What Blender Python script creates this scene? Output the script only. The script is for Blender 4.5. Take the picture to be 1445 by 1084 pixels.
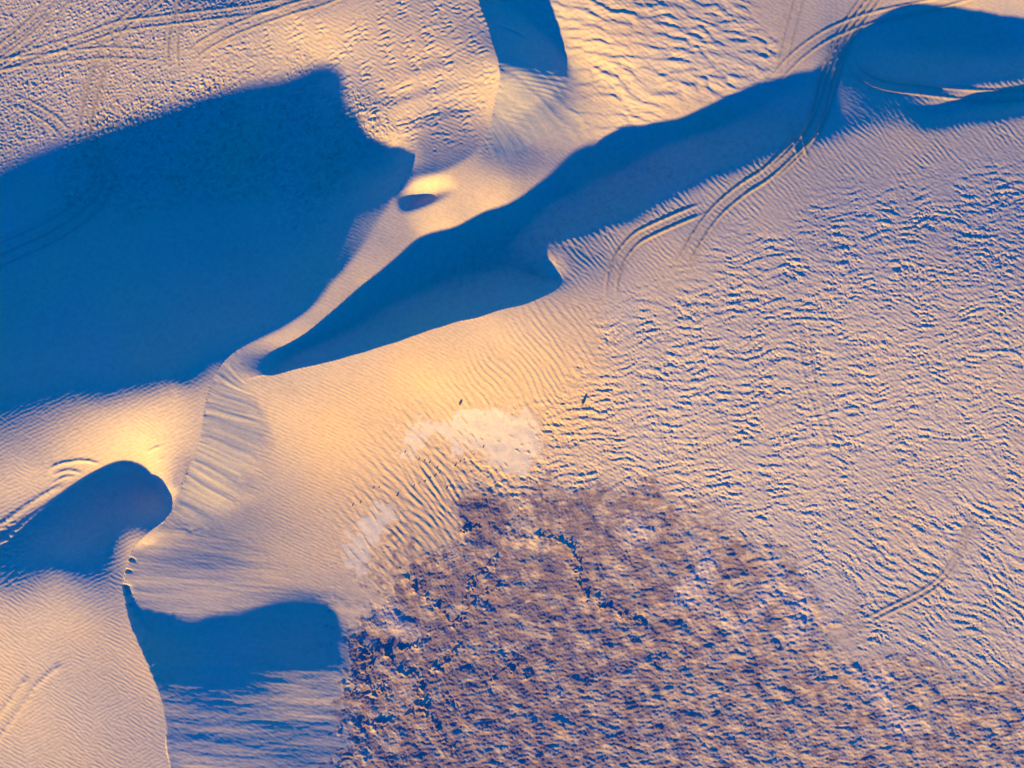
import bpy, math, bmesh
import numpy as np
from mathutils import Vector

# ------------------------------------------------------------------ camera, sky, sun, exposure
scene = bpy.context.scene
for o in list(bpy.data.objects): bpy.data.objects.remove(o, do_unlink=True)
COL = scene.collection
ALT_CAM = 138.0
cam_data = bpy.data.cameras.new('camera'); cam = bpy.data.objects.new('camera', cam_data); COL.objects.link(cam)
cam.location = (0.0, 0.0, ALT_CAM); cam.rotation_euler = (0.0, 0.0, 0.0)          # a drone looking straight down
cam_data.sensor_width = 36.0; cam_data.lens = 18.0 * ALT_CAM / (722.5 * 0.11)
cam_data.clip_start = 1.0; cam_data.clip_end = 6000.0
scene.camera = cam

SUN_EL_DEG = 8.5
SUN_PLAN = Vector((-0.423, -0.906)).normalized()
world = bpy.data.worlds.new('World'); scene.world = world; world.use_nodes = True
nt = world.node_tree; nt.nodes.clear()
sky = nt.nodes.new('ShaderNodeTexSky'); sky.sky_type = 'NISHITA'; sky.sun_disc = False
sky.sun_elevation = math.radians(SUN_EL_DEG); sky.sun_rotation = math.atan2(SUN_PLAN.x, SUN_PLAN.y)
sky.air_density = 1.0; sky.dust_density = 0.0; sky.ozone_density = 6.0
tint = nt.nodes.new('ShaderNodeMix'); tint.data_type = 'RGBA'; tint.blend_type = 'MULTIPLY'; tint.inputs[0].default_value = 1.0
tint.inputs[7].default_value = (0.0, 0.62, 1.43, 1.0)
bg = nt.nodes.new('ShaderNodeBackground'); bg.inputs['Strength'].default_value = 0.15
out = nt.nodes.new('ShaderNodeOutputWorld')
nt.links.new(sky.outputs[0], tint.inputs[6]); nt.links.new(tint.outputs[2], bg.inputs['Color']); nt.links.new(bg.outputs[0], out.inputs['Surface'])

sd = bpy.data.lights.new('sun', 'SUN'); sd.energy = 5.0; sd.angle = math.radians(0.7); sd.color = (1.0, 0.68, 0.05)
sun = bpy.data.objects.new('sun', sd); COL.objects.link(sun)
el = math.radians(SUN_EL_DEG)
sun.rotation_euler = Vector((-SUN_PLAN.x*math.cos(el), -SUN_PLAN.y*math.cos(el), -math.sin(el))).to_track_quat('-Z', 'Y').to_euler()
sun.location = (-60, -75, 40)

scene.view_settings.view_transform = 'Standard'; scene.view_settings.look = 'None'
scene.view_settings.gamma = 1.0; scene.view_settings.exposure = 1.85
scene.render.engine = 'CYCLES'

STEP, HALF_X, HALF_Y, N_OUT = 0.13, 82.0, 62.0, 40

# ------------------------------------------------------------------ terrain as a height field (metres)
S_PX = 0.11          # metres per photo pixel on the level z = 0
ALT = 138.0          # camera height above z = 0
CX, CY = 722.5, 542.0
SUN_AZ_DIR = (-0.423, -0.906)      # where the sun stands, seen in plan (x right, y up)
SUN_EL = 8.5

def at(px, py, h=0.0):
    k = S_PX * (1.0 - h / ALT)
    return ((px - CX) * k, (CY - py) * k)

def wpts(lst):
    a = np.array(lst, float)
    k = S_PX * (1.0 - a[:, 2] / ALT)
    return np.stack([(a[:, 0] - CX) * k, (CY - a[:, 1]) * k, a[:, 2]], 1)

# ---- grid axes: dense under the camera, stretching out to the horizon
def axis(half, step, far, nout):
    n = int(round(half / step))
    core = np.arange(-n, n + 1) * step
    q = 1.0
    # geometric growth reaching far
    lo, hi = 1.001, 2.0
    for _ in range(60):
        q = 0.5 * (lo + hi)
        tot = step * q * (q ** nout - 1) / (q - 1)
        if tot > far - half: hi = q
        else: lo = q
    out = n * step + np.cumsum(step * q ** np.arange(1, nout + 1))
    return np.concatenate([-out[::-1], core, out])

def cubic_matrix(x, x0, dx, n):
    """Catmull-Rom interpolation matrix from n samples at x0 + i dx to positions x."""
    t = np.clip((x - x0) / dx, 0, n - 1.0001)
    i = np.floor(t).astype(int); f = t - i
    w = [-0.5*f**3 + f**2 - 0.5*f, 1.5*f**3 - 2.5*f**2 + 1, -1.5*f**3 + 2*f**2 + 0.5*f, 0.5*f**3 - 0.5*f**2]
    M = np.zeros((len(x), n))
    r = np.arange(len(x))
    for k in range(4):
        np.add.at(M, (r, np.clip(i + k - 1, 0, n - 1)), w[k])
    return M

def tps(pts, gx, gy, smooth=0.15, dx=1.5, pad=32.0):
    """thin plate surface through control points, evaluated coarse then splined to the grid"""
    P = wpts(pts); n = len(P)
    xy = P[:, :2] / 20.0
    def U(d2): return 0.5 * d2 * np.log(d2 + 1e-9)
    d2 = ((xy[:, None] - xy[None]) ** 2).sum(-1)
    A = np.zeros((n + 3, n + 3))
    A[:n, :n] = U(d2) + np.eye(n) * smooth * 0.02
    A[:n, n] = 1; A[:n, n+1:] = xy; A[n, :n] = 1; A[n+1:, :n] = xy.T
    sol = np.linalg.solve(A, np.concatenate([P[:, 2], [0, 0, 0]]))
    hx, hy = 79.5 + pad, 59.6 + pad
    cx = np.arange(-hx, hx + dx, dx); cy = np.arange(-hy, hy + dx, dx)
    X, Y = np.meshgrid(cx / 20.0, cy / 20.0)
    q = np.stack([X.ravel(), Y.ravel()], 1)
    v = np.full(len(q), sol[n]) + q @ sol[n+1:]
    for k in range(n):
        v += sol[k] * U(((q - xy[k]) ** 2).sum(1))
    C = v.reshape(X.shape)
    return cubic_matrix(gy, -hy, dx, len(cy)) @ C @ cubic_matrix(gx, -hx, dx, len(cx)).T

def smooth_line(P, sub=8):
    """Catmull-Rom through an array of points (any columns)"""
    P = np.asarray(P, float)
    Q = np.vstack([2*P[0]-P[1], P, 2*P[-1]-P[-2]])
    out = []
    for i in range(1, len(Q) - 2):
        for t in np.arange(sub) / sub:
            a, b, c, d = Q[i-1], Q[i], Q[i+1], Q[i+2]
            out.append(0.5*((2*b) + (c-a)*t + (2*a-5*b+4*c-d)*t*t + (3*b-a-3*c+d)*t**3))
    out.append(P[-1])
    return np.array(out)

def poly_dist(L, X, Y, cols=None, reach=None):
    """distance, signed side (+ = right of travel), arc position and interpolated columns to polyline L"""
    best = np.full(X.shape, 1e9); side = np.zeros(X.shape); arc = np.zeros(X.shape)
    vals = [np.zeros(X.shape) for _ in (cols or [])]
    s0 = 0.0; xr = np.maximum.accumulate(np.median(X[::40], 0)); yr = np.maximum.accumulate(np.median(Y[:, ::40], 1))
    for i in range(len(L) - 1):
        a, b = L[i], L[i+1]
        dx, dy = b[0]-a[0], b[1]-a[1]; l2 = dx*dx + dy*dy + 1e-12; l = l2 ** 0.5
        if reach is None:
            sl = (slice(None), slice(None))
        else:
            i0, i1 = np.searchsorted(xr, [min(a[0], b[0])-reach, max(a[0], b[0])+reach])
            j0, j1 = np.searchsorted(yr, [min(a[1], b[1])-reach, max(a[1], b[1])+reach])
            if i0 >= i1 or j0 >= j1: s0 += l; continue
            sl = (slice(j0, j1), slice(i0, i1))
        x, y = X[sl], Y[sl]
        t = np.clip(((x-a[0])*dx + (y-a[1])*dy) / l2, 0, 1)
        ex, ey = x - a[0] - t*dx, y - a[1] - t*dy
        d = ex*ex + ey*ey
        m = d < best[sl]
        best[sl] = np.where(m, d, best[sl])
        cr = (dy*(x-a[0]) - dx*(y-a[1]))
        side[sl] = np.where(m, np.sign(cr), side[sl])
        arc[sl] = np.where(m, s0 + t*l, arc[sl])
        for v, c in zip(vals, cols or []):
            v[sl] = np.where(m, a[c] + t*(b[c]-a[c]), v[sl])
        s0 += l
    return np.sqrt(best), side, arc, vals

def inside(poly, X, Y):
    r = np.zeros(X.shape, bool); n = len(poly); ymx = Y.max(1); ymn = Y.min(1)
    for i in range(n):
        x1, y1 = poly[i][:2]; x2, y2 = poly[(i+1) % n][:2]
        if y1 == y2: continue
        lo, hi = min(y1, y2), max(y1, y2)
        k = np.flatnonzero((ymx >= lo) & (ymn <= hi))
        if len(k) == 0: continue
        sl = slice(k[0], k[-1]+1); y = Y[sl]
        r[sl] ^= ((y1 > y) != (y2 > y)) & (X[sl] < (x2-x1)*(y-y1)/(y2-y1) + x1)
    return r

def sstep(a, b, x):
    t = np.clip((x-a)/(b-a), 0, 1); return t*t*(3-2*t)

def smax(a, b, k):
    h = np.clip(0.5 + 0.5*(a-b)/k, 0, 1)
    return b + (a-b)*h + k*h*(1-h)

# ---- control data: photo pixel, photo pixel, height in metres (crest lines carry a lee angle in degrees too)
CREST1 = [(650,-160,3.4,16),(664,-60,4.0,16),(676,0,4.6,16),(691,45,5.3,17),(703,90,6.1,18),(703,130,5.3,17),(694,175,4.5,17),(668,212,4.6,17),(620,243,4.9,20),
          (562,271,5.1,20),(540,300,5.2,20),(518,335,5.3,20),(476,390,5.7,22),(430,438,6.2,24),(385,466,7.1,24),(345,485,7.7,24),
          (318,507,8.2,24),(300,535,8.4,18),(292,570,8.2,17),(286,605,7.8,17),(272,650,7.3,17),(252,694,7.0,18),(236,727,6.9,20),(205,752,7.5,24),
          (186,780,7.1,26),(179,810,7.0,30),(178,850,6.95,31),(188,890,6.7,29),(206,925,6.4,23),(224,965,6.0,14),(233,1010,5.7,12),(237,1084,5.5,11.5),(238,1250,5.2,11.5)]
W_PTS = [p[:3] for p in CREST1] + [
 (-200,-150,0.0),(100,-150,0.2),(400,-150,.9),(600,-120,2.8),
 (0,0,-.4),(150,10,-.3),(300,22,0.3),(300,-60,-.8),(420,14,1.2),(420,-60,.2),(-150,100,-.2),
 (100,120,-.8),(250,100,-.5),(350,60,.2),(457,97,.2),(550,50,2.7),(600,90,3.7),(630,110,4.4),(560,150,2.8),(620,190,4.3),(480,120,1.0),
 (555,205,2.0),(545,245,2.3),(505,165,2.0),(535,188,2.3),(600,235,4.7),(588,214,4.0),
 (100,250,-.9),(250,250,-.9),(400,250,.1),(300,380,1.4),(450,320,2.6),(150,400,1.8),(0,400,1.5),(200,480,5.0),(50,500,4.6),(-150,400,1.5),
 (380,400,3.6),(510,230,1.5),
 (250,543,8.9),(200,560,8.5),(140,570,8.0),(91,578,7.8),(0,598,7.4),(-150,620,6.6),(-400,650,5.5),
 (200,612,7.4),(130,640,6.7),(50,660,7.5),(0,680,7.6),(-150,700,7.2),(50,555,7.0),(150,545,7.6),(100,525,6.6),
 (150,700,4.6),(213,690,4.6),(214,652,5.7),(228,700,5.3),(240,690,6.9),(190,735,6.5),(216,722,6.5),(80,745,6.0),(0,765,7.0),(247,662,7.0),
 (90,795,8.1),(0,830,8.1),(100,900,7.2),(0,1000,6.1),(150,1000,6.0),(100,1150,4.9),(0,1100,4.9),(-150,900,6.9),(-150,1150,4.6)]
S_PTS = [
 (355,640,4.8),(400,600,4.9),(345,560,6.8),(330,700,4.4),(400,560,5.9),(372,528,7.0),(325,540,7.7),(350,534,7.3),(300,700,5.2),(250,745,6.0),
 (400,524,6.6),(500,500,6.0),(600,468,5.6),(700,440,5.1),(760,420,4.6),(803,400,4.2),(825,378,4.0),(788,368,4.1),(786,356,3.95),(812,345,3.8),(838,334,3.7),
 (880,313,3.7),(960,274,3.8),(960,330,3.9),(1080,224,3.7),(1150,200,3.5),(1220,182,3.3),(1320,168,3.2),(1445,154,3.1),(1600,140,3),
 (430,650,3.4),(500,600,3.7),(600,560,3.1),(700,540,2.8),(480,720,1.5),(520,770,.5),(560,680,1.0),(640,620,1.2),(700,620,1.2),
 (760,640,1.3),(850,560,2.3),(850,480,3.2),(700,490,3.9),(600,520,4.4),(500,550,4.9),
 (300,760,4.7),(400,760,2.4),(450,830,.7),(490,865,.3),
 (520,890,.15),(600,800,.4),(700,740,.6),(900,720,1.0),(700,900,0),(600,1000,0),(900,900,0.2),(1000,1000,0.2),(800,1084,0),(1000,1200,0),(600,1200,0),
 (1100,800,1.0),(1200,900,.9),(1300,960,.8),(1445,1050,.6),(1600,1150,.5),
 (1000,600,2.4),(1000,450,3.4),(1200,600,2.6),(1200,400,3.8),(1400,400,4.0),(1445,600,3.0),(1445,800,1.8),(1250,780,1.5),(1600,500,3.5),(1600,800,2.2),
 (300,1000,4.5),(400,1000,2.4),(488,1000,.3),(300,1100,4.5),(400,1100,2.4),(488,1084,.3),(488,1200,.3),(270,950,4.4),(350,950,3.3),(430,950,2.0),
 (300,880,3.5),(350,882,2.4),(400,880,1.5),(490,885,.2),(230,830,5.9),(300,820,4.4),(380,820,2.1),(545,960,.05),(540,1084,.05)]
T_PTS = [
 (850,60,3.4),(900,130,1.9),(818,150,1.8),(814,95,2.2),(788,45,2.8),(748,0,3.4),(800,0,3.7),(700,-100,3.0),(900,0,3.9),(850,-120,3.8),(1000,50,2.3),(1000,-150,2.8),(700,-200,2.0),
 (668,222,4.6),(620,247,4.9),(562,274,5.1),(540,303,5.2),(520,337,5.3),(479,392,5.7),(434,440,6.2),(388,468,7.1),(348,488,7.7),(330,505,8.0),
 (720,250,3.2),(722,212,3.4),(698,205,3.9),(765,150,3.0),(640,310,3.2),(600,285,4.2),(575,340,3.3),(545,352,4.2),(510,410,4.0),(440,470,5.3),(395,500,6.0),(360,508,7.2),(760,210,2.3),(808,200,1.2),
 (790,262,1.0),(720,318,1.5),(690,310,2.0),(590,355,2.5),(500,435,3.9),
 (780,290,0.5),(720,345,0.6),(640,400,0.9),(570,440,1.9),(480,485,3.4),(420,512,4.8),(372,528,7.0),(325,538,7.8),(350,532,7.4),
 (770,325,.6),(745,350,.7),(750,385,1.0),
 (830,240,.2),(830,290,.3),(900,280,.1),(900,220,.0),(1000,240,.0),(1000,170,.8),(1060,190,.6),(1100,130,1.1),(1165,120,1.5),(1150,150,1.2),(1200,145,1.9),(1200,60,1.0),(1300,50,1.3),(1445,60,1.9),(1300,-50,1.2),(1100,-100,2),(1600,0,1),
 (1230,130,1.4),(1320,118,1.2),(1445,112,1.4),(1600,110,1.4),(1320,150,1.5),(1445,140,1.7)]
CREST2 = [(284,550,8.2,2),(320,541,7.8,3),(350,534,7.3,4),(372,528,7.0,20),(400,524,6.6,29),(500,500,6.0,30),(600,468,5.6,31),(700,440,5.1,31),(760,420,4.6,30),(786,409,4.35,29),(796,396,4.2,27),
          (786,374,4.1,26),(780,357,3.95,25),(798,341,3.8,24),(836,329,3.7,24),(880,312,3.75,26),(920,294,3.9,26),(960,274,3.95,25),(1000,255,3.9,24),(1080,224,3.75,21),(1150,200,3.5,15),(1220,182,3.3,10),
          (1320,168,3.2,9),(1445,154,3.1,9),(1600,140,3.0,9)]
# lee notches: line (px, px, height, depth m, reach m), the ground on its sun-away side drops and climbs back
NOTCHES = [
 [(1120,128,.8,.0,24),(1175,128,1.0,.0,20),(1235,124,1.4,.75,24),(1290,121,2.0,1.6,25),(1340,118,2.3,1.7,24),(1445,108,2.6,1.6,22),(1600,100,2.7,1.2,20)],
 [(1290,180,3.3,0,5),(1330,176,3.3,.6,5),(1445,160,3.1,.9,6),(1600,150,3,.9,6)],
 [(562,302,4.6,0,3.6),(576,299,4.6,.65,4.4),(592,295,4.4,.95,5.0),(610,288,4.3,.95,4.8),(626,280,4.3,.6,4.2),(648,268,4.3,0,3.0)],
 [(505,150,2,0,4),(560,150,3,.12,4),(620,130,4.6,.12,4),(660,120,5.4,0,4)],
 [(560,110,3.4,0,4),(610,95,4.4,.10,4),(660,85,5.4,0,4)],
 [(520,195,2.2,0,5),(570,185,3,.14,5),(640,165,4.6,.14,5),(680,160,5.2,0,4)],
]

def line_w(lst, sub=8):
    a = np.array(lst, float)
    k = S_PX * (1.0 - a[:, 2] / ALT)
    b = a.copy(); b[:, 0] = (a[:, 0]-CX)*k; b[:, 1] = (CY-a[:, 1])*k
    return smooth_line(b, sub)

def blur(A, sig):
    r = int(max(1, round(3*sig))); k = np.exp(-0.5*(np.arange(-r, r+1)/sig)**2); k /= k.sum()
    P = np.pad(A, r, mode='edge'); out = np.zeros_like(P)
    for i, w in enumerate(k): out += w*np.roll(P, i-r, 0)
    P = out; out = np.zeros_like(P)
    for i, w in enumerate(k): out += w*np.roll(P, i-r, 1)
    return out[r:-r, r:-r]

def photo_uv(X, Y, H):
    k = S_PX * (1.0 - H / ALT)
    return X/k + CX, CY - Y/k

class PhotoMask:
    """a soft-edged region given as a polygon in photo pixels, looked up on the ground"""
    STEP = 8.0; X0, Y0, NX, NY = -400.0, -400.0, 282, 236
    @classmethod
    def make(cls, poly, soft):
        x = cls.X0 + cls.STEP*(np.arange(cls.NX)+.5); y = cls.Y0 + cls.STEP*(np.arange(cls.NY)+.5)
        PX, PY = np.meshgrid(x, y)
        return blur(inside(poly, PX, PY).astype(float), max(soft/cls.STEP, .5))
    @classmethod
    def look(cls, G, U, V):
        a = np.clip((U-cls.X0)/cls.STEP-.5, 0, cls.NX-1.001); b = np.clip((V-cls.Y0)/cls.STEP-.5, 0, cls.NY-1.001)
        i = a.astype(int); j = b.astype(int); f = a-i; g = b-j
        return (G[j, i]*(1-f)+G[j, i+1]*f)*(1-g) + (G[j+1, i]*(1-f)+G[j+1, i+1]*f)*g

def notch(T, X, Y, lst):
    L = line_w(lst, 6)
    d, sd, a, (dep, rch) = poly_dist(L, X, Y, (3, 4), reach=30.0)
    t = np.clip(d/np.maximum(rch, .1), 0, 1)
    prof = sstep(-.05, .30, t)*(1-sstep(.34, 1, t))
    # blend off beyond the line's ends
    end = np.minimum(a, a.max()-a)
    w = np.where(sd < 0, 1.0, 0.0)
    return T - dep*prof*w

def base_terrain(gx, gy, warp=None):
    X, Y = np.meshgrid(gx, gy)
    Xs, Ys = X, Y
    if warp is not None: X = X + warp[0]; Y = Y + warp[1]; Xs = Xs + warp[2]; Ys = Ys + warp[3]
    W = tps(W_PTS, gx, gy); Sx = tps(S_PTS, gx, gy); T = tps(T_PTS, gx, gy)
    L1 = line_w(CREST1); L2 = line_w(CREST2)
    d2, sd2, a2, (h2, th2) = poly_dist(L2, Xs, Ys, (2, 3), reach=26.0)
    # second dune: stoss surface south of the brink, lee slope and trough north of it
    poly2 = [tuple(p[:2]) for p in L2] + [(400, L2[-1][1]), (400, -400), (-400, -400), (-400, L2[0][1])]
    south = inside(poly2, Xs, Ys)
    lee = h2 - np.tan(np.radians(th2)) * d2
    Tn = smax(T, np.minimum(lee, h2), 0.25)
    E = np.where(south, Sx, Tn)
    sg = sstep(-2.6, 2.6, np.where(south, -d2, d2)); fe = 1 - sstep(6.0, 10.5, a2)      # the brink starts softly
    fe = np.where(d2 < 25, fe, 0.0)
    E = E*(1-fe) + fe*(Sx*(1-sg) + T*sg)
    # first dune: windward surface west of the crest, slip face east of it
    d1, sd1, a1, (h1, th1) = poly_dist(L1, X, Y, (2, 3), reach=34.0)
    poly1 = [tuple(p[:2]) for p in L1] + [(L1[-1][0], -400), (-400, -400), (-400, 400), (L1[0][0], 400)]
    west = inside(poly1, X, Y)
    slip = h1 - np.tan(np.radians(th1)) * d1 - 0.004*d1*d1
    R = smax(E, slip, 0.25)
    H = np.where(west, W, R)
    for nl in NOTCHES: H = notch(H, X, Y, nl)
    # rounded crests where the wind has smoothed them
    st = float(np.min(np.diff(gx)))
    U, V = photo_uv(X, Y, H)
    M = PhotoMask.make([(330,480),(420,410),(500,330),(540,270),(620,220),(700,190),(700,260),(600,310),(470,430),(380,500)], 10)
    Hb = blur(H, 0.4/st)
    w = PhotoMask.look(M, U, V); H = H*(1-w) + Hb*w
    M3 = PhotoMask.make([(318,515),(290,600),(240,725),(178,800),(176,850),(215,950),(232,1084),(480,1084),(488,900),(400,800),(340,700),(365,600),(350,530)], 8)
    w = PhotoMask.look(M3, U, V)*np.where(west, 0.0, 1.0)*sstep(.6, 2.2, d1)*.9
    H = H*(1-w) + blur(H, 1.3/st)*w
    M4 = PhotoMask.make([(768,345),(800,330),(815,400),(785,400)], 7)
    w = PhotoMask.look(M4, U, V); H = H*(1-w) + blur(H, 1.3/st)*w
    M2 = PhotoMask.make([(830,370),(815,350),(830,310),(960,240),(1100,180),(1250,110),(1700,40),(1700,220),(1200,230),(1000,300),(880,345)], 12)
    Hb = blur(H, .85/st)
    w = PhotoMask.look(M2, U, V); H = H*(1-w) + Hb*w
    return dict(X=X, Y=Y, H=H, west=west, south=south, d1=d1, a1=a1, h1=h1, d2=d2, a2=a2, E=E, slip=slip)

# ------------------------------------------------------------------ relief: ripples, tongues of sliding sand, wheel tracks, crust
NW, NH, TDX = 1536, 1152, 0.13         # noise sheets, metres per texel
_KX = np.fft.fftfreq(NW, TDX)[None, :] * 2*np.pi
_KY = np.fft.fftfreq(NH, TDX)[:, None] * 2*np.pi

def ripple_sheet(seed, lam, deg, sk, sa):
    """complex narrow-band noise: its angle is the ripple phase, growing along direction deg (0 = +x, 90 = +y)"""
    r = np.random.default_rng(seed)
    k0 = 2*np.pi/lam; c, s = np.cos(np.radians(deg)), np.sin(np.radians(deg))
    kp = _KX*c + _KY*s; kt = -_KX*s + _KY*c
    F = np.exp(-0.5*((kp-k0)/(sk*k0))**2 - 0.5*(kt/(sa*k0))**2)
    z = np.fft.ifft2(F*(r.normal(size=(NH, NW)) + 1j*r.normal(size=(NH, NW))))
    return (z/np.sqrt((np.abs(z)**2).mean())).astype(np.complex64)

def noise_sheet(seed, lam_hi, lam_lo, beta=2.0, stretch=1.0, deg=0.0):
    """band-limited fractal noise, unit variance; stretch > 1 draws it out along deg"""
    r = np.random.default_rng(seed)
    c, s = np.cos(np.radians(deg)), np.sin(np.radians(deg))
    kp = (_KX*c + _KY*s)*stretch; kt = -_KX*s + _KY*c
    k = np.sqrt(kp**2 + kt**2) + 1e-6
    a, b = 2*np.pi/lam_hi, 2*np.pi/lam_lo
    F = np.where(k < a, np.exp(-((a-k)/(0.5*a))**2), (a/k)**(beta/1.0)) * np.exp(-(k/b)**4)
    z = np.fft.ifft2(F*(r.normal(size=(NH, NW)) + 1j*r.normal(size=(NH, NW)))).real
    return (z/z.std()).astype(np.float32)

def coarse_sheet(seed, lam_hi, lam_lo, beta=2.0, stretch=1.0, deg=0.0):
    """the same for broad noise, on a sheet four times coarser"""
    r = np.random.default_rng(seed); nw, nh, dx = NW//4, NH//4, TDX*4
    KX = np.fft.fftfreq(nw, dx)[None, :]*2*np.pi; KY = np.fft.fftfreq(nh, dx)[:, None]*2*np.pi
    c, s = np.cos(np.radians(deg)), np.sin(np.radians(deg))
    k = np.sqrt(((KX*c + KY*s)*stretch)**2 + (-KX*s + KY*c)**2) + 1e-6
    a, b = 2*np.pi/lam_hi, 2*np.pi/lam_lo
    F = np.where(k < a, np.exp(-((a-k)/(0.5*a))**2), (a/k)**beta) * np.exp(-(k/b)**4)
    z = np.fft.ifft2(F*(r.normal(size=(nh, nw)) + 1j*r.normal(size=(nh, nw)))).real
    return (z/z.std()).astype(np.float32)

def csamp(Z, x, y): return samp(Z, x/4.0, y/4.0, NW//4, NH//4)

def samp(Z, x, y, NW=NW, NH=NH):
    a = (x/TDX) % NW; b = (y/TDX) % NH
    i = a.astype(np.int32); j = b.astype(np.int32)
    f = (a-i).astype(np.float32); g = (b-j).astype(np.float32)
    i %= NW; j %= NH; i1 = (i+1) % NW; j1 = (j+1) % NH
    return (Z[j, i]*(1-f) + Z[j, i1]*f)*(1-g) + (Z[j1, i]*(1-f) + Z[j1, i1]*f)*g

def crestwave(z, rise=0.72):
    """asymmetric ripple profile from a phase field, 0..1, times its amplitude"""
    ph = (np.angle(z)/(2*np.pi)) % 1.0
    up = np.clip(ph/rise, 0, 1); dn = np.clip((ph-rise)/(1-rise), 0, 1)
    p = np.where(ph < rise, 0.5-0.5*np.cos(np.pi*up**1.05), 0.5+0.5*np.cos(np.pi*dn))
    return p*np.tanh(1.3*np.abs(z)) - 0.5

P_MEGA = [(815,560),(850,450),(960,385),(1060,345),(1200,280),(1445,240),(1750,200),(1750,1080),(1420,1010),(1180,880),(1060,780),(930,730),(800,720),(680,740),(640,700),(690,590)]
P_MEGA_SMALL = [(1180,330),(1445,260),(1750,230),(1750,760),(1400,720),(1260,560),(1160,430)]
P_MEGA_TOP = [(745,-60),(790,40),(822,110),(826,190),(880,175),(1000,150),(1110,125),(1090,70),(1060,0),(1060,-250),(600,-250)]
P_MEGA_LOW = [(1080,740),(1250,690),(1445,640),(1750,640),(1750,1100),(1420,985),(1290,940),(1180,850)]
P_PAN = [(489,1000),(497,880),(540,828),(610,770),(690,722),(800,700),(930,700),(1010,735),(1085,770),(1135,840),(1200,905),(1290,940),(1400,965),(1500,1040),(1620,1250),(470,1300),(482,1084)]
P_APRON = [(330,560),(380,532),(500,507),(620,472),(790,412),(850,420),(850,500),(800,600),(700,720),(600,790),(520,860),(480,850),(380,770),(350,650)]
P_APRON_BIG = [(540,640),(600,560),(680,500),(790,420),(850,440),(850,540),(830,620),(720,720),(600,790),(520,850),(500,800),(480,740)]
P_TERM = [(770,350),(830,400),(880,420),(1000,360),(1180,280),(1445,240),(1750,200),(1750,60),(1445,90),(1260,120),(1100,180),(960,230),(840,270)]
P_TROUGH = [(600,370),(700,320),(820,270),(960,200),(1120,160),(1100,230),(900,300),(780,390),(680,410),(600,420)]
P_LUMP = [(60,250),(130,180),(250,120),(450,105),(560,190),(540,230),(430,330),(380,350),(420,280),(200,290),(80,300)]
P_FLUTE = [(230,110),(300,60),(470,10),(680,-40),(700,60),(690,190),(640,205),(560,195),(490,185),(460,95),(300,100)]
P_TOPLEFT = [(-300,-200),(520,-200),(400,40),(250,110),(130,170),(0,250),(-300,350)]
P_LEFTFINE = [(-300,640),(0,560),(290,520),(280,620),(235,730),(180,800),(185,880),(235,980),(238,1250),(-300,1250)]
P_LEFTROUGH = [(-300,690),(0,735),(70,735),(60,770),(0,800),(-300,850)]
P_SLIPLOW = [(170,770),(240,735),(300,745),(400,800),(490,868),(492,1300),(236,1300),(228,960),(176,850)]
P_SLIPTOP = [(660,-200),(700,90),(700,170),(680,215),(735,225),(812,190),(820,120),(790,40),(745,-10),(720,-200)]
P_SLIPMID = [(318,505),(296,535),(284,600),(240,722),(300,755),(335,710),(358,650),(352,590),(345,530),(340,510)]
P_HARD = [[(565,635),(590,600),(640,585),(650,572),(700,575),(745,600),(760,640),(740,665),(700,650),(680,625),(640,640),(610,615),(575,655)],
          [(484,805),(492,750),(520,722),(552,730),(545,765),(520,800),(502,835)]]
P_SALT = [[(955,770),(985,760),(1000,830),(1050,890),(1070,850),(1085,790),(1060,755),(1075,745),(1105,800),(1085,870),(1050,915),(1010,880),(975,830)],
          [(520,850),(560,860),(600,890),(570,900),(530,880)],[(880,740),(930,740),(940,770),(890,760)],[(1110,830),(1135,840),(1150,920),(1120,910)],
          [(1200,900),(1240,960),(1300,1020),(1280,1040),(1220,980)]]

RIDGES = [[(560,805),(590,830),(612,857),(640,881),(655,866),(690,836),(714,825)],
 [(755,755),(795,765),(810,785),(820,828),(836,850),(870,866),(908,881)],
 [(512,925),(520,921),(531,916),(541,913),(546,922),(556,919),(570,916),(590,912)],
 [(496,984),(507,975),(515,971),(530,973),(540,966)],
 [(505,1024),(530,1026),(551,1021),(562,1014),(573,1009),(586,1006),(595,997)],
 [(595,997),(592,981),(597,966),(610,946),(624,940),(634,930),(648,912)],
 [(595,998),(607,1012),(615,1030),(624,1043),(640,1062)],
 [(498,895),(508,905),(512,925),(520,940),(515,958),(530,973)],
 [(548,925),(556,940),(568,950),(590,955)],
 [(660,840),(672,815),(690,800),(700,790)],
 [(690,960),(720,945),(745,950)],[(620,740),(650,748),(672,745)]]

def gauss_line(h, a, b, w): return h*np.exp(-((a-b)/w)**2)

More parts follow.
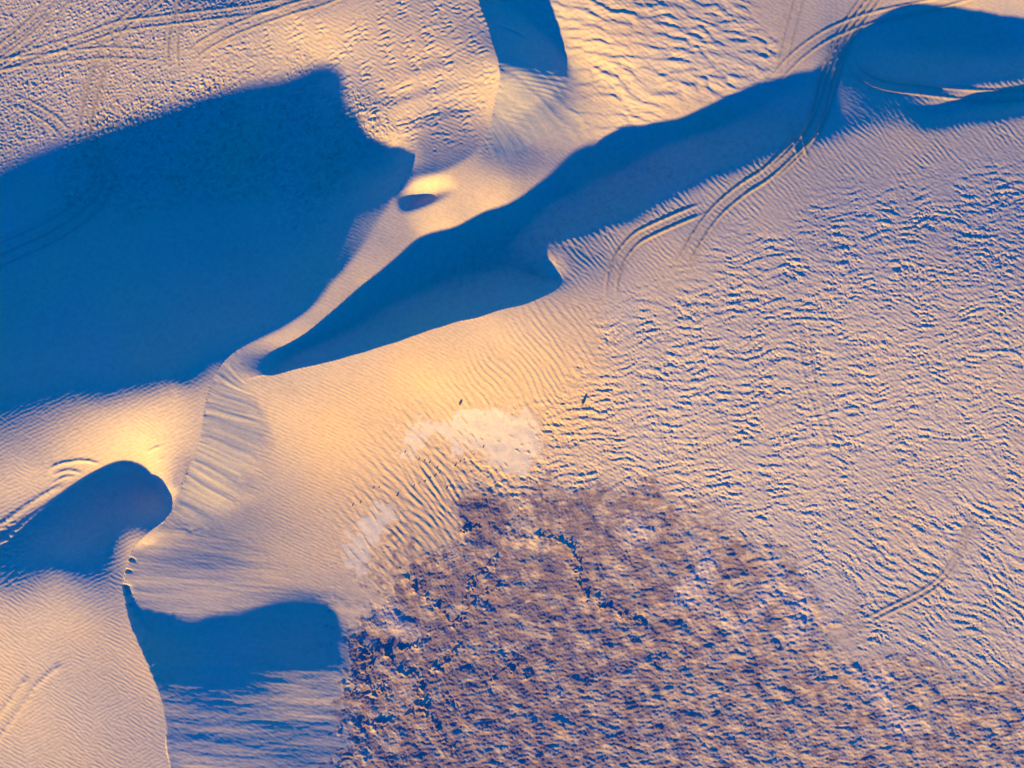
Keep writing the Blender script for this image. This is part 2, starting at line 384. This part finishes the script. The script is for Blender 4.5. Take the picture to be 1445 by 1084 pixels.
# wheel tracks: centre line in photo pixels, rough ground height there, half gauge (m), relief (m)
TRACKS = [
 ('a', [(862,425),(863,400),(868,380),(880,357),(898,337),(920,325),(956,309),(1000,291)], 4.0, .80, .11),
 ('b', [(955,395),(966,367),(985,333),(1010,300),(1045,270),(1080,247),(1115,215),(1148,182),(1168,140),(1182,95),(1200,52),(1222,18),(1250,-20),(1290,-70)], 3.4, .85, .11),
 ('c', [(1078,255),(1112,225),(1140,192),(1158,150),(1170,105),(1186,62),(1207,25),(1235,-15),(1270,-70)], 3.0, .85, .09),
 ('d', [(1085,130),(1100,106),(1124,80),(1163,52),(1210,30),(1260,15),(1330,0),(1400,-20)], 1.2, .80, .07),
 ('e', [(1203,72),(1208,92),(1222,108),(1250,121),(1300,128),(1350,134),(1400,136),(1460,132),(1560,120)], 2.0, .75, .07),
 ('f', [(-60,110),(0,72),(35,45),(60,20),(80,-15),(100,-60)], -.5, .9, .07),
 ('f', [(-60,125),(0,85),(45,52),(75,20),(98,-15),(110,-60)], -.5, .9, .06),
 ('g', [(115,215),(118,170),(128,130),(142,88),(166,44),(200,14),(240,-20),(300,-70)], -.5, .85, .07),
 ('h', [(245,108),(241,80),(243,48),(252,20),(262,-20),(270,-70)], 0.3, .75, .07),
 ('i', [(252,92),(275,70),(300,55),(345,35),(400,18),(460,2),(520,-25)], 0.6, .80, .07),
 ('j', [(-60,105),(0,92),(60,72),(130,50),(170,37),(240,29),(330,20),(420,8)], -.3, .75, .06),
 ('k', [(95,190),(120,208),(142,228),(153,252),(140,282),(112,310),(70,338),(0,372),(-60,400)], -.6, .8, .06),
 ('k', [(105,200),(128,222),(140,246),(126,275),(98,300),(50,330),(-20,362)], -.6, .8, .05),
 ('l', [(0,135),(40,150),(75,172),(100,200)], -.6, .8, .05),
 ('l', [(-40,95),(60,84),(150,75),(235,80)], -.6, .8, .05),
 ('m', [(1133,440),(1134,480),(1140,530),(1155,575),(1172,620),(1185,660)], 3.0, .70, .028),
 ('n', [(1212,888),(1250,867),(1300,842),(1330,820),(1350,790),(1364,755),(1385,718)], 2.0, .45, .07),
 ('o', [(1117,150),(1118,185),(1121,215),(1130,245)], 1.0, .70, .06),
 ('p', [(1140,-60),(1125,0),(1112,50),(1098,112)], 1.5, .70, .045),
 ('q', [(930,470),(930,540),(936,600),(950,660)], 3.0, .70, .02),
]
SINGLE = [  # single raised bands of sand left by sliding wheels: line, height, half width (m), relief (m)
 ([(73,667),(82,657),(100,652),(120,650),(140,655)], 6.3, .22, .16), ([(75,672),(95,664),(115,668)], 6.3, .22, .13),
 ([(-40,775),(0,742),(40,712),(75,690),(85,683)], 6.8, .3, .16), ([(-40,800),(0,768),(40,733),(70,710)], 6.9, .3, .14),
 ([(72,684),(90,674),(105,672)], 6.4, .2, .12), ([(205,640),(218,634),(233,628)], 6.2, .2, .15), ([(222,650),(234,646)], 6.5, .2, .12),
 ([(-30,1040),(0,1004),(22,975),(38,955)], 7.2, .35, .12), ([(-30,1075),(0,1035),(30,995),(52,966),(85,938)], 7.2, .35, .12),
 ([(700,34),(730,43),(745,52)], 4.7, .15, .12)]

def track_relief(X, Y, H, rng):
    """ridges of pressed sand that stood while the wind lowered the ground about them; returns relief and track ids"""
    R = np.zeros(X.shape); ID = np.full(X.shape, -1, np.int32); PR = np.zeros(X.shape)
    names = []
    bump = noise_sheet(77, 1.1, .4)
    for key, pts, h, hg, amp in TRACKS:
        L = line_w([(x, y, h) for x, y in pts], 6)
        d, sd, a, _ = poly_dist(L, X, Y, reach=2.4)
        near = d < 2.3
        if key not in names: names.append(key)
        dd, aa = d[near], a[near]
        fade = sstep(0, 5, aa)*(1-sstep(L_len(L)-4, L_len(L), aa))
        off = np.abs(dd - hg)
        lug = 0.9 + 0.10*samp(bump, X[near], Y[near])
        rid = np.exp(-(off/0.21)**2)*1.1 - 0.15*np.exp(-((off-0.45)/0.2)**2)
        R[near] += amp*fade*rid*np.clip(lug, .1, 1.6)
        PR[near] = np.maximum(PR[near], min(1.0, amp/.09)*fade*np.exp(-(off/.5)**2))
        idm = (off < 0.42) & (fade > .25)
        sub = ID[near]; sub[idm] = names.index(key); ID[near] = sub
    for pts, h, hw, amp in SINGLE:
        L = line_w([(x, y, h) for x, y in pts], 6)
        d, sd, a, _ = poly_dist(L, X, Y, reach=2.0)
        near = d < 1.6; LL = L_len(L)
        fade = sstep(-.3, 1.2, a[near])*(1-sstep(LL-1.2, LL+.3, a[near]))
        R[near] += amp*fade*np.exp(-(d[near]/(1.25*hw))**2)*(1+.08*samp(bump, X[near], Y[near]))
    return R, ID, names, PR

def L_len(L): return float(np.hypot(np.diff(L[:, 0]), np.diff(L[:, 1])).sum())


class Relief:
    """adds relief only where its mask is felt"""
    def __init__(self, X, Y): self.X, self.Y = X, Y; self.R = np.zeros(X.shape, np.float32)
    def add(self, mask, fn, lim=.01):
        s = mask > lim
        if s.any(): self.R[s] += (mask[s]*fn(self.X[s], self.Y[s], s)).astype(np.float32)

def build_fields(gx, gy):
    X, Y = np.meshgrid(gx.astype(np.float32), gy.astype(np.float32))
    big = coarse_sheet(3, 14, 3.0); big2 = coarse_sheet(4, 14, 3.0)
    mid = noise_sheet(5, 2.2, .5, 1.6); mid2 = noise_sheet(6, 2.2, .5, 1.6)
    n1 = csamp(big, X, Y); n2 = csamp(big2, X, Y); m1 = samp(mid, X, Y); m2 = samp(mid2, X, Y)
    D = base_terrain(gx, gy, (.16*n1, .16*n2, .16*n1, .16*n2))
    H = D['H'].astype(np.float32)
    # beyond the pictured ground the same kind of low dunes go on
    far = sstep(0, 60, np.hypot(np.maximum(np.abs(X)-100, 0), np.maximum(np.abs(Y)-78, 0)))
    H = H*(1-far) + far*(2.2 + 1.8*np.sin(X/37 + Y/61)*np.cos(Y/43 - X/90))
    U, V = photo_uv(X, Y, H)
    Un, Vn = U + 9*n1 + 4*m1, V + 9*n2 + 4*m2
    live = 1 - sstep(0, 40, np.hypot(np.maximum(np.abs(X)-92, 0), np.maximum(np.abs(Y)-72, 0)))
    def mk(poly, soft, noisy=True): return (PhotoMask.look(PhotoMask.make(poly, soft), Un if noisy else U, Vn if noisy else V)*live).astype(np.float32)
    m_pan = sstep(.25, .8, mk(P_PAN, 17) + .10*m1 + .06*n2)*live
    m_salt = np.max([mk(p, 9) for p in P_SALT], 0)
    m_hard = np.max([mk(p, 7) for p in P_HARD], 0)
    east = np.where(D['west'], 0.0, 1.0).astype(np.float32)
    slow, stop, smid = mk(P_SLIPLOW, 9)*east, mk(P_SLIPTOP, 9)*east, mk(P_SLIPMID, 9)*east
    mega = mk(P_MEGA, 20)*(1-m_pan); msmall = mk(P_MEGA_SMALL, 50); mtop = mk(P_MEGA_TOP, 22); mlow = mk(P_MEGA_LOW, 40)
    apr = mk(P_APRON, 16)*(1-smid)*(1-slow); aprb = mk(P_APRON_BIG, 34)
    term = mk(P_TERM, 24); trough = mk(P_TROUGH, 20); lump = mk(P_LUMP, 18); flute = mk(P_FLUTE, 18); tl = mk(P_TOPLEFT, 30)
    lfine = mk(P_LEFTFINE, 12, False)*(1-east); lrough = mk(P_LEFTROUGH, 16)
    Q = Relief(X, Y); add = Q.add
    patch = np.clip(.95 + .35*csamp(coarse_sheet(21, 8, 2.2, 1.5), X, Y), .45, 1.6)
    # coarse megaripples: short-crested, lumpy, three sizes
    za = ripple_sheet(11, 1.35, 98, .36, .38); zb = ripple_sheet(12, .95, 86, .34, .44); zc = ripple_sheet(13, 1.25, 60, .30, .32)
    wz = lambda Zs, rise, x, y, s, k=.5: crestwave(samp(Zs, x + k*n1[s], y + k*n2[s]), rise)
    add(mega*(1-msmall)*(1-.8*mlow)*patch, lambda x, y, s: .074*wz(za, .78, x, y, s, .4) + .034*wz(zb, .7, x, y, s, .4))
    add(mega*msmall*(1-.8*mlow)*patch, lambda x, y, s: .054*wz(zb, .74, x, y, s, .4) + .036*wz(za, .76, x, y, s, .4))
    add(mega*mlow*patch, lambda x, y, s: .072*wz(zc, .72, x, y, s, .35))
    zt = ripple_sheet(14, 1.9, 76, .32, .38)
    add(mtop*patch, lambda x, y, s: .105*wz(zt, .72, x, y, s, .25) + .04*wz(zb, .7, x, y, s, .25))
    # fine ripples riding on everything
    zf = ripple_sheet(15, .58, 58, .18, .20); zg = ripple_sheet(16, .62, 110, .2, .26)
    add(np.clip(mega*.9 + mtop*.6, 0, 1), lambda x, y, s: .026*crestwave(samp(zf, x, y), .62))
    dim = noise_sheet(28, 1.1, .4, 1.3)
    add(mega*patch, lambda x, y, s: -.026*np.abs(samp(dim, x, y)))
    # apron: ripples fan from steep to shallow, growing towards the flat
    ze = ripple_sheet(17, .92, 36, .18, .15); zs = ripple_sheet(18, .56, 62, .14, .12); zh = ripple_sheet(19, 1.25, 42, .3, .26)
    add(apr*aprb, lambda x, y, s: .042*wz(ze, .66, x, y, s, .18) + .050*wz(zh, .68, x, y, s, .18)*sstep(530, 610, V[s]))
    add(apr*(1-aprb*.85), lambda x, y, s: .013*crestwave(samp(zs, x, y), .6))
    # terminator, trough
    zm = ripple_sheet(20, .72, 44, .22, .22)
    add(np.clip(term*.85 + .9*trough, 0, 1)*(1-.8*mega)*patch, lambda x, y, s: .030*crestwave(samp(zm, x, y), .62))
    # left: fine slanted ripples, rough patch
    zl = ripple_sheet(22, .60, 118, .2, .2); zl2 = ripple_sheet(23, .60, 58, .2, .24); zr = ripple_sheet(24, .9, 100, .35, .5)
    mixl = sstep(-.6, .6, n1 + (V-900)/160.)
    add(lfine, lambda x, y, s: .024*(crestwave(samp(zl, x, y), .62)*(1-mixl[s]) + crestwave(samp(zl2, x, y), .62)*mixl[s]))
    add(lrough, lambda x, y, s: .10*crestwave(samp(zr, x, y), .66))
    # crumbly ground of the north-west, fluted patches
    cr = noise_sheet(25, 1.3, .4, 1.3)
    add(np.clip(lump*1.5 + tl*.7, 0, 1.6), lambda x, y, s: .050*np.abs(samp(cr, x, y)))
    fl = ripple_sheet(26, .90, 112, .4, .42); fp = coarse_sheet(27, 6, 2, 2.0, .5, 15)
    add(flute, lambda x, y, s: .10*crestwave(samp(fl, x, y), .68)*np.clip(.5 + .6*csamp(fp, x, y), 0, 1.2) + .022*crestwave(samp(zf, x, y), .6))
    add(np.clip(tl, 0, 1), lambda x, y, s: .035*crestwave(samp(zg, x, y), .64))
    # sliding sand on the slip faces: tongues and creases running down from the crest
    a1, d1 = D['a1'].astype(np.float32), D['d1'].astype(np.float32)
    sa = a1 - np.where(V < 420, .45, .16).astype(np.float32)*d1
    av = noise_sheet(31, 1.9, .36, 1.5); av2 = coarse_sheet(32, 6.0, 1.4, 1.7)
    avl = noise_sheet(36, 1.7, .36, 1.4, 8.0, -9); slipw = .25*stop + .4*smid
    add(slow, lambda x, y, s: .0055*samp(avl, x, y))
    add(slipw, lambda x, y, s: .030*samp(av, sa[s], d1[s]*.06))
    add(.3*(stop+smid), lambda x, y, s: .06*csamp(av2, sa[s], d1[s]*.20))
    add(slow, lambda x, y, s: .022*csamp(av2, y + .12*x, x*.16))
    zcr = ripple_sheet(34, 1.7, 97, .55, .36)
    add(slow*sstep(850, 940, V), lambda x, y, s: .020*crestwave(samp(zcr, x, y), .68)*np.clip(.6 + .6*m1[s], .1, 1.4))
    # stepped scarps at the brink
    stp = noise_sheet(35, 1.6, .4, 1.4)
    brink = np.exp(-(d1/.75)**2)*(slow*sstep(760, 800, V)*(1-sstep(900, 960, V)) + .14*smid + .1*stop)
    add(brink, lambda x, y, s: -.26*np.clip(samp(stp, a1[s], a1[s]*0 + 3.0), 0, 1.5))
    zall = ripple_sheet(37, .55, 66, .22, .3)
    add((1-m_pan)*live*(1-stop)*(1-.6*smid), lambda x, y, s: .0075*crestwave(samp(zall, x, y), .6))
    R = Q.R
    # playa crust
    P = Relief(X, Y); pad = P.add
    g = m_pan > .01
    hum_s = coarse_sheet(43, 5.0, 1.1, 1.7); ru1_s = ripple_sheet(41, 1.9, 98, .55, .55); ru3_s = ripple_sheet(46, .95, 90, .5, .6); ru2_s = noise_sheet(42, 1.1, .36, 1.1)
    hum = np.zeros(H.shape, np.float32); hum[g] = csamp(hum_s, X[g], Y[g])
    ru1 = np.zeros(H.shape, np.float32); ru1[g] = crestwave(samp(ru1_s, X[g], Y[g]), .72)
    ru2 = np.zeros(H.shape, np.float32); ru2[g] = samp(ru2_s, X[g], Y[g])
    rough = np.clip(.14 + .80*sstep(700, 1050, U*.6 + V*.45) + .22*hum, .12, 1.25)
    pch = coarse_sheet(49, 4.0, 1.2)
    lowr = sstep(760, 1050, U*.5 + V*.62)
    fin = noise_sheet(44, .6, .30, .9)
    one = m_pan*0 + g
    pad(one, lambda x, y, s: .050*hum[s] + rough[s]*np.clip(.35 + .5*csamp(pch, x, y), 0, 1)*(.085*ru1[s]) + (.010 + .040*lowr[s])*crestwave(samp(ru3_s, x, y), .7) + .010*np.maximum(ru2[s], -.3) + .007*samp(fin, x, y))
    # upturned plate edges
    for ln in RIDGES:
        L = line_w([(x, y, .2) for x, y in ln], 5)
        d, sd_, a, _ = poly_dist(L, X, Y, reach=3)
        s = d < 2.6
        sg = d[s]*sd_[s] + .32*m1[s] + .15*ru2[s]
        P.R[s] += .135*np.clip(.75 + .5*m2[s], .05, 1.4)*(np.exp(-(sg/.24)**2) + .4*np.exp(-((sg-.7)/.5)**2))
    zsalt = noise_sheet(45, 2.6, .7, 1.6)
    pad(m_salt, lambda x, y, s: .05*np.abs(samp(zsalt, x, y)))
    # plates between smaller seams
    rng = np.random.default_rng(9)
    seeds = [(u + rng.uniform(-12, 12), v + rng.uniform(-12, 12)) for u in np.arange(500, 760, 30) for v in np.arange(742, 1120, 30)]
    seeds += [(u + rng.uniform(-16, 16), v + rng.uniform(-16, 16)) for u in np.arange(760, 1010, 40) for v in np.arange(725, 930, 40)]
    seeds = np.array(seeds)
    gate = (m_pan > .4) & (U > 470) & (U < 1000) & (V < 1130) & (V > 690)
    pu, pv = (U + 6*ru2 + 6*m1)[gate], (V + 6*ru1 + 6*m2)[gate]
    f1 = np.full(pu.shape, 1e9, np.float32); f2 = f1.copy(); who = np.zeros(pu.shape, np.int32)
    for k, (u, v) in enumerate(seeds):
        q = (pu-np.float32(u))**2 + (pv-np.float32(v))**2
        better = q < f1
        f2 = np.where(better, f1, np.minimum(f2, q)); who[better] = k; f1 = np.minimum(f1, q)
    edge = np.sqrt(f2)-np.sqrt(f1)
    lvl = rng.normal(0, .030, len(seeds)); amp = rng.uniform(.0, 1.0, len(seeds))
    seam = np.exp(-(edge/2.4)**2)
    P.R[gate] += .8*(lvl[who]*(1-seam) + (.075*amp[who]**2 - .03)*seam)*(1 - sstep(620, 800, pu)*.7)
    plate = np.full(H.shape, -1, np.int32); plate[gate] = who
    R = R*(1-m_pan) + P.R*m_pan
    # hard flats: the ripples thin out and the bare floor shows between them
    floor = .012*csamp(coarse_sheet(47, 3, .9), X, Y)
    cut = R + .040*(1-m_hard) - .012
    bare = sstep(.01, -.01, cut - floor)*sstep(.12, .5, m_hard)
    R = np.where(m_hard > .05, np.where(cut < floor, floor + (R-floor)*(1-m_hard)*.4, R), R)
    TR, TID, tnames, PR = track_relief(X, Y, H, rng)
    R = R*(1-.75*PR) + TR*live
    Z = H + R*live
    # colour masks: crust share, bare pale floor, salt, warmth of the sand
    warm = np.clip(.95*PhotoMask.look(PhotoMask.make([(400,620),(500,520),(700,455),(830,460),(880,560),(870,660),(700,720),(560,800),(510,850),(450,800)], 55), Un, Vn)
                   + .6*PhotoMask.look(PhotoMask.make([(760,-100),(830,80),(960,70),(1000,-100)], 60), Un, Vn)
                   + .30*(1-mega)*(1-tl)*(1-mtop) + .08*csamp(coarse_sheet(51, 20, 8), X, Y), 0, 1)*live
    dusty = sstep(-.4, 1.0, csamp(coarse_sheet(52, 6, .9, 1.3), X, Y) - .35 + 1.3*sstep(800, 1250, U*.7 + V*.4))
    clay = sstep(.05, .22, mk(P_PAN, 30))*sstep(.10, .95, mk(P_PAN, 30) + .16*m1 + .10*n2 + .10*n1)*(1-.7*m_salt)*(1-.5*dusty)*live
    return dict(X=X, Y=Y, Z=Z, U=U, V=V, west=D['west'], south=D['south'], pan=m_pan, clay=clay, bare=bare, salt=m_salt*m_pan, warm=warm,
                marks=np.stack([PR, np.clip(lump + .6*tl + .8*trough, 0, 1), np.clip(stop + .6*smid, 0, 1)], -1), tid=TID, tnames=tnames, plate=plate, slip=np.maximum(np.maximum(slow, stop), smid), d1=d1, live=live)  # second channel of marks: where relief shading is put into the colour

# ------------------------------------------------------------------ materials
def ground_material():
    m = bpy.data.materials.new('sand_and_clay'); m.use_nodes = True
    t = m.node_tree; t.nodes.clear(); N = t.nodes.new; K = t.links.new
    o = N('ShaderNodeOutputMaterial'); b = N('ShaderNodeBsdfPrincipled'); K(b.outputs[0], o.inputs[0])
    b.inputs['Roughness'].default_value = 0.95; b.inputs['Specular IOR Level'].default_value = 0.08
    geo = N('ShaderNodeNewGeometry')
    at_ = N('ShaderNodeAttribute'); at_.attribute_name = 'soil'
    sep = N('ShaderNodeSeparateColor'); K(at_.outputs['Color'], sep.inputs[0])
    def noise(scale, detail=6, rough=.6):
        n = N('ShaderNodeTexNoise'); n.inputs['Scale'].default_value = scale; n.inputs['Detail'].default_value = detail; n.inputs['Roughness'].default_value = rough
        K(geo.outputs['Position'], n.inputs['Vector']); return n
    def ramp(src, stops):
        r = N('ShaderNodeValToRGB'); K(src, r.inputs[0])
        while len(r.color_ramp.elements) < len(stops): r.color_ramp.elements.new(.5)
        for e, (p, c) in zip(r.color_ramp.elements, stops): e.position = p; e.color = (*c, 1)
        return r.outputs[0]
    def mix(f, a, c, mode='MIX'):
        x = N('ShaderNodeMix'); x.data_type = 'RGBA'; x.blend_type = mode
        if isinstance(f, float): x.inputs[0].default_value = f
        else: K(f, x.inputs[0])
        for s, v in ((6, a), (7, c)):
            if isinstance(v, tuple): x.inputs[s].default_value = (*v, 1)
            else: K(v, x.inputs[s])
        return x.outputs[2]
    n_big = noise(.06, 4); n_fine = noise(3.0, 6, .7); n_mid = noise(.6, 6, .65); n_grain = noise(9.0, 5, .75)
    sand = ramp(n_big.outputs[0], [(.3, (.46, .36, .23)), (.7, (.51, .40, .255))])
    sand = mix(sep.outputs[2], sand, (.66, .43, .19))               # warmer-toned sand
    clay = ramp(n_mid.outputs[0], [(.25, (.185, .115, .095)), (.5, (.24, .16, .13)), (.75, (.31, .22, .175))])
    clay = mix(.55, clay, ramp(n_fine.outputs[0], [(.3, (.18, .118, .10)), (.7, (.32, .23, .185))]))
    col = mix(sep.outputs[0], sand, clay)
    col = mix(sep.outputs[1], col, (.70, .54, .30))                 # bare pale floor
    sl = N('ShaderNodeMath'); sl.operation = 'MULTIPLY'; K(at_.outputs['Alpha'], sl.inputs[0]); K(n_fine.outputs[0], sl.inputs[1])
    col = mix(sl.outputs[0], col, (.44, .355, .29))                  # salt bloom
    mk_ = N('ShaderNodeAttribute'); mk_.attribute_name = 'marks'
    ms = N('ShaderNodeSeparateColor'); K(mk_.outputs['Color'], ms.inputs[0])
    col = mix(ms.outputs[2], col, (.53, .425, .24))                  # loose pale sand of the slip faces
    n_shade = noise(1.1, 5, .75)
    shade_ = mix(ms.outputs[1], (1.0, 1.0, 1.0), ramp(n_shade.outputs[0], [(.34, (.70, .70, .70)), (.52, (1.0, 1.0, 1.0))]))   # shading of crumbs and trough ripples, put into the colour
    col = mix(1.0, col, shade_, 'MULTIPLY')
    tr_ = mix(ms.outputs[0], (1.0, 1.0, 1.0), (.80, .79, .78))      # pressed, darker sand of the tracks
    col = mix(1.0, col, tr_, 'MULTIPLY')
    dk = ramp(noise(1.6, 7, .7).outputs[0], [(.30, (.84, .84, .83)), (.55, (1.0, 1.0, 1.0)), (.75, (1.08, 1.07, 1.06))])   # dark mineral grains gathered by the wind
    col = mix(1.0, col, dk, 'MULTIPLY')
    g = ramp(n_grain.outputs[0], [(.25, (.80, .80, .80)), (.75, (1.10, 1.10, 1.10))])
    col = mix(1.0, col, g, 'MULTIPLY')
    K(col, b.inputs['Base Color'])
    bump = N('ShaderNodeBump'); bump.inputs['Strength'].default_value = .35; bump.inputs['Distance'].default_value = .03
    K(n_grain.outputs[0], bump.inputs['Height']); K(bump.outputs[0], b.inputs['Normal'])
    return m

def stone_material():
    m = bpy.data.materials.new('dark_stone'); m.use_nodes = True
    t = m.node_tree; b = t.nodes['Principled BSDF']
    n = t.nodes.new('ShaderNodeTexNoise'); n.inputs['Scale'].default_value = 9
    r = t.nodes.new('ShaderNodeValToRGB'); r.color_ramp.elements[0].color = (.05, .04, .035, 1); r.color_ramp.elements[1].color = (.20, .14, .10, 1)
    t.links.new(n.outputs[0], r.inputs[0]); t.links.new(r.outputs[0], b.inputs['Base Color']); b.inputs['Roughness'].default_value = .9
    return m

# ------------------------------------------------------------------ the ground: one sheet of land, cut along its kinds
GX = axis(HALF_X, STEP, 2200.0, N_OUT); GY = axis(HALF_Y, STEP, 2200.0, N_OUT)
F = build_fields(GX, GY)
NYv, NXv = F['Z'].shape
co = np.stack([F['X'], F['Y'], F['Z']], -1).reshape(-1, 3).astype(np.float32)
zx = np.gradient(F['Z'], GX, axis=1); zy = np.gradient(F['Z'], GY, axis=0)
nor = np.stack([-zx, -zy, np.ones_like(zx)], -1); nor /= np.linalg.norm(nor, axis=-1, keepdims=True)
nor = nor.reshape(-1, 3).astype(np.float32)
soil = np.stack([F['clay'], F['bare'], F['warm'], F['salt']], -1).reshape(-1, 4).astype(np.float32)
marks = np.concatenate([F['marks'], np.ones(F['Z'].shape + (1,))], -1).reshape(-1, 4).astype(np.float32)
GROUND = ground_material()
idx = np.arange(NYv*NXv).reshape(NYv, NXv)
quads = np.stack([idx[:-1, :-1], idx[:-1, 1:], idx[1:, 1:], idx[1:, :-1]], -1).reshape(-1, 4)

def sheet(name, sel, label=None, parent=None, cat=None):
    """the quads of one kind of ground as a mesh of its own; normals come from the whole sheet, so the joints do not show"""
    q = quads[sel]
    used = np.zeros(len(co), bool); used[q.ravel()] = True
    ids = np.flatnonzero(used); remap = np.empty(len(co), np.int32); remap[ids] = np.arange(len(ids))
    lq = remap[q].astype(np.int32).ravel(); nf = len(q)
    me = bpy.data.meshes.new(name)
    me.vertices.add(len(ids)); me.vertices.foreach_set('co', co[ids].ravel())
    me.loops.add(nf*4); me.loops.foreach_set('vertex_index', lq)
    me.polygons.add(nf); me.polygons.foreach_set('loop_start', np.arange(nf, dtype=np.int32)*4)
    a = me.attributes.new('soil', 'FLOAT_COLOR', 'POINT'); a.data.foreach_set('color', soil[ids].ravel())
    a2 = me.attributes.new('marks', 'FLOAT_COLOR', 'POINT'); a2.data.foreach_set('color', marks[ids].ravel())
    me.update(calc_edges=True)
    me.shade_smooth()
    me.normals_split_custom_set_from_vertices(nor[ids])
    me.materials.append(GROUND)
    o = bpy.data.objects.new(name, me); COL.objects.link(o)
    if parent is None:
        o['kind'] = 'structure'
        if label: o['label'] = label
        if cat: o['category'] = cat
    else: o.parent = parent
    return o

fU = F['U'][:-1, :-1]; fV = F['V'][:-1, :-1]
def region(poly): return inside(poly, fU, fV)
kind = np.zeros(fU.shape, np.int32)                                     # 0 rippled plain
west = F['west'][:-1, :-1]
kind[west] = 1                                                          # 1 long dune
kind[west & region([(-3000,-3000),(720,-3000),(720,150),(690,195),(560,250),(440,320),(250,340),(0,390),(-3000,420)])] = 2   # 2 north-west flat
kind[~west & region([(340,470),(420,480),(520,440),(620,385),(780,300),(850,330),(870,420),(850,520),(800,620),(700,710),(600,780),(520,850),(480,850),(380,770),(330,700),(300,560)])] = 3   # 3 second dune
kind[~west & region([(300,540),(345,490),(440,450),(560,340),(760,270),(820,200),(820,60),(740,-10),(700,-3000),(720,-3000),(560,250)])] = 6
kind[(F['slip'][:-1, :-1] > .5) & ~west] = 6                             # 6 slip faces
kind[F['pan'][:-1, :-1] > .5] = 4                                       # 4 clay pan
plate = F['plate'][:-1, :-1]; onpan = (kind == 4)
tid = F['tid'][:-1, :-1]
kf = kind.ravel(); pf = plate.ravel(); tf = tid.ravel()
istrack = (tf >= 0) & (kf != 4)
def pick(k): return np.flatnonzero((kf == k) & ~istrack)
plain = sheet('sand_field', pick(0), 'wide sand plain covered with broken wavy ripples', cat='sand')
dune = sheet('dune_hill', pick(1), 'tall sand dune with a long curved crest and avalanche streaks on its slip face', cat='dune')
sheet('slip_face', pick(6), parent=dune)
sheet('sand_ground', pick(2), 'flat sand with criss-crossing wheel marks below the tall dune', cat='sand')
sheet('dune_hill', pick(3), 'smaller dune with a fan of fine ripples rising to a sharp brink', cat='dune')
cnt = np.bincount(pf[(kf == 4) & (pf >= 0)], minlength=1)
plates = [k for k in np.argsort(-cnt)[:260] if cnt[k] > 120]
isplate = np.isin(pf, plates) & (kf == 4)
pan = sheet('clay_ground', np.flatnonzero((kf == 4) & ~isplate), 'brown dried clay pan with a rough cracked crust', cat='clay pan')
order = np.argsort(pf[isplate], kind='stable'); pi = np.flatnonzero(isplate)[order]; pv = pf[pi]
for grp in np.split(pi, np.flatnonzero(np.diff(pv)) + 1):
    sheet('crust_plate', grp, parent=pan)
TRACK_LABEL = {
 'a': 'wheel track bending off towards the hollow beside the sharp brink', 'b': 'deep double wheel track sweeping across the shadowed hollow', 'c': 'second set of wheels running along the deep double track',
 'd': 'pair of wheel lines curving away from the deep double track', 'e': 'hooked wheel track round the edge of the shaded dip', 'f': 'bundle of wheel ruts along the corner of the wheel-marked flat',
 'g': 'wheel track running from the flat into the big shadow', 'h': 'short dotted wheel track standing in the wheel-marked flat', 'i': 'wheel track curving up from the dotted track',
 'j': 'long wheel track crossing the wheel-marked flat', 'k': 'looping wheel track inside the big shadow', 'l': 'faint wheel marks fanning over the flat',
 'm': 'dotted wheel track across the broken ripples of the plain', 'n': 'narrow twin track over the ripples beside the clay pan', 'o': 'short wheel pair inside the shaded hollow',
 'p': 'faint wheel pair on the ripples beyond the hollow', 'q': 'faint dotted wheel pair on the plain near the fan of ripples'}
for k, key in enumerate(F['tnames']):
    s = np.flatnonzero((tf == k) & istrack)
    if len(s): sheet('tyre_track', s, TRACK_LABEL[key], cat='track')

# ------------------------------------------------------------------ loose stones and clods on the sand
def ground_z(x, y):
    i = int(np.clip(np.searchsorted(GX, x)-1, 0, NXv-2)); j = int(np.clip(np.searchsorted(GY, y)-1, 0, NYv-2))
    return float(F['Z'][j:j+2, i:i+2].mean())
STONE = stone_material()
rs = np.random.default_rng(5)
def stone(name, px, py, h, size, label, group=None, tall=.7):
    x, y = at(px, py, h); z = ground_z(x, y)
    bm = bmesh.new(); bmesh.ops.create_icosphere(bm, subdivisions=2, radius=1.0)
    ax = rs.normal(size=(5, 3)); ax /= np.linalg.norm(ax, axis=1, keepdims=True); cut = rs.uniform(.55, .9, 5)
    for v in bm.verts:
        for n_, c_ in zip(ax, cut):                                     # chipped flat faces
            d_ = v.co.dot(Vector(n_)) - c_
            if d_ > 0: v.co -= Vector(n_)*d_
        v.co *= 1 + rs.normal(0, .03)
    for v in bm.verts: v.co = Vector((v.co.x*size*1.15, v.co.y*size*.85, v.co.z*size*tall))
    me = bpy.data.meshes.new(name); bm.to_mesh(me); bm.free(); me.materials.append(STONE)
    o = bpy.data.objects.new(name, me); COL.objects.link(o)
    o.location = (x, y, z + size*tall*.35); o.rotation_euler = (0, 0, rs.uniform(0, 6.28))
    o['label'] = label; o['category'] = 'stone'
    if group: o['group'] = group
stone('stone', 822, 569, 2.2, .34, 'single dark stone lying among the coarse ripples of the plain', tall=.9)
stone('stone', 649, 570, 2.0, .24, 'single dark stone standing above the pale bare floor', tall=1.0)
for px, py in [(572,638),(591,649),(599,650),(606,653),(617,660),(642,658),(649,652),(655,649),(669,641),(682,631),(613,673),(620,668),(606,676),(599,680),
               (591,683),(584,686),(535,688),(527,689),(498,713),(509,709),(630,690),(560,700)]:
    stone('clod', px, py, .9, float(rs.uniform(.08, .13)), 'small dark clod on the ripples below the pale bare floor', 'clods scattered below the bare floor')
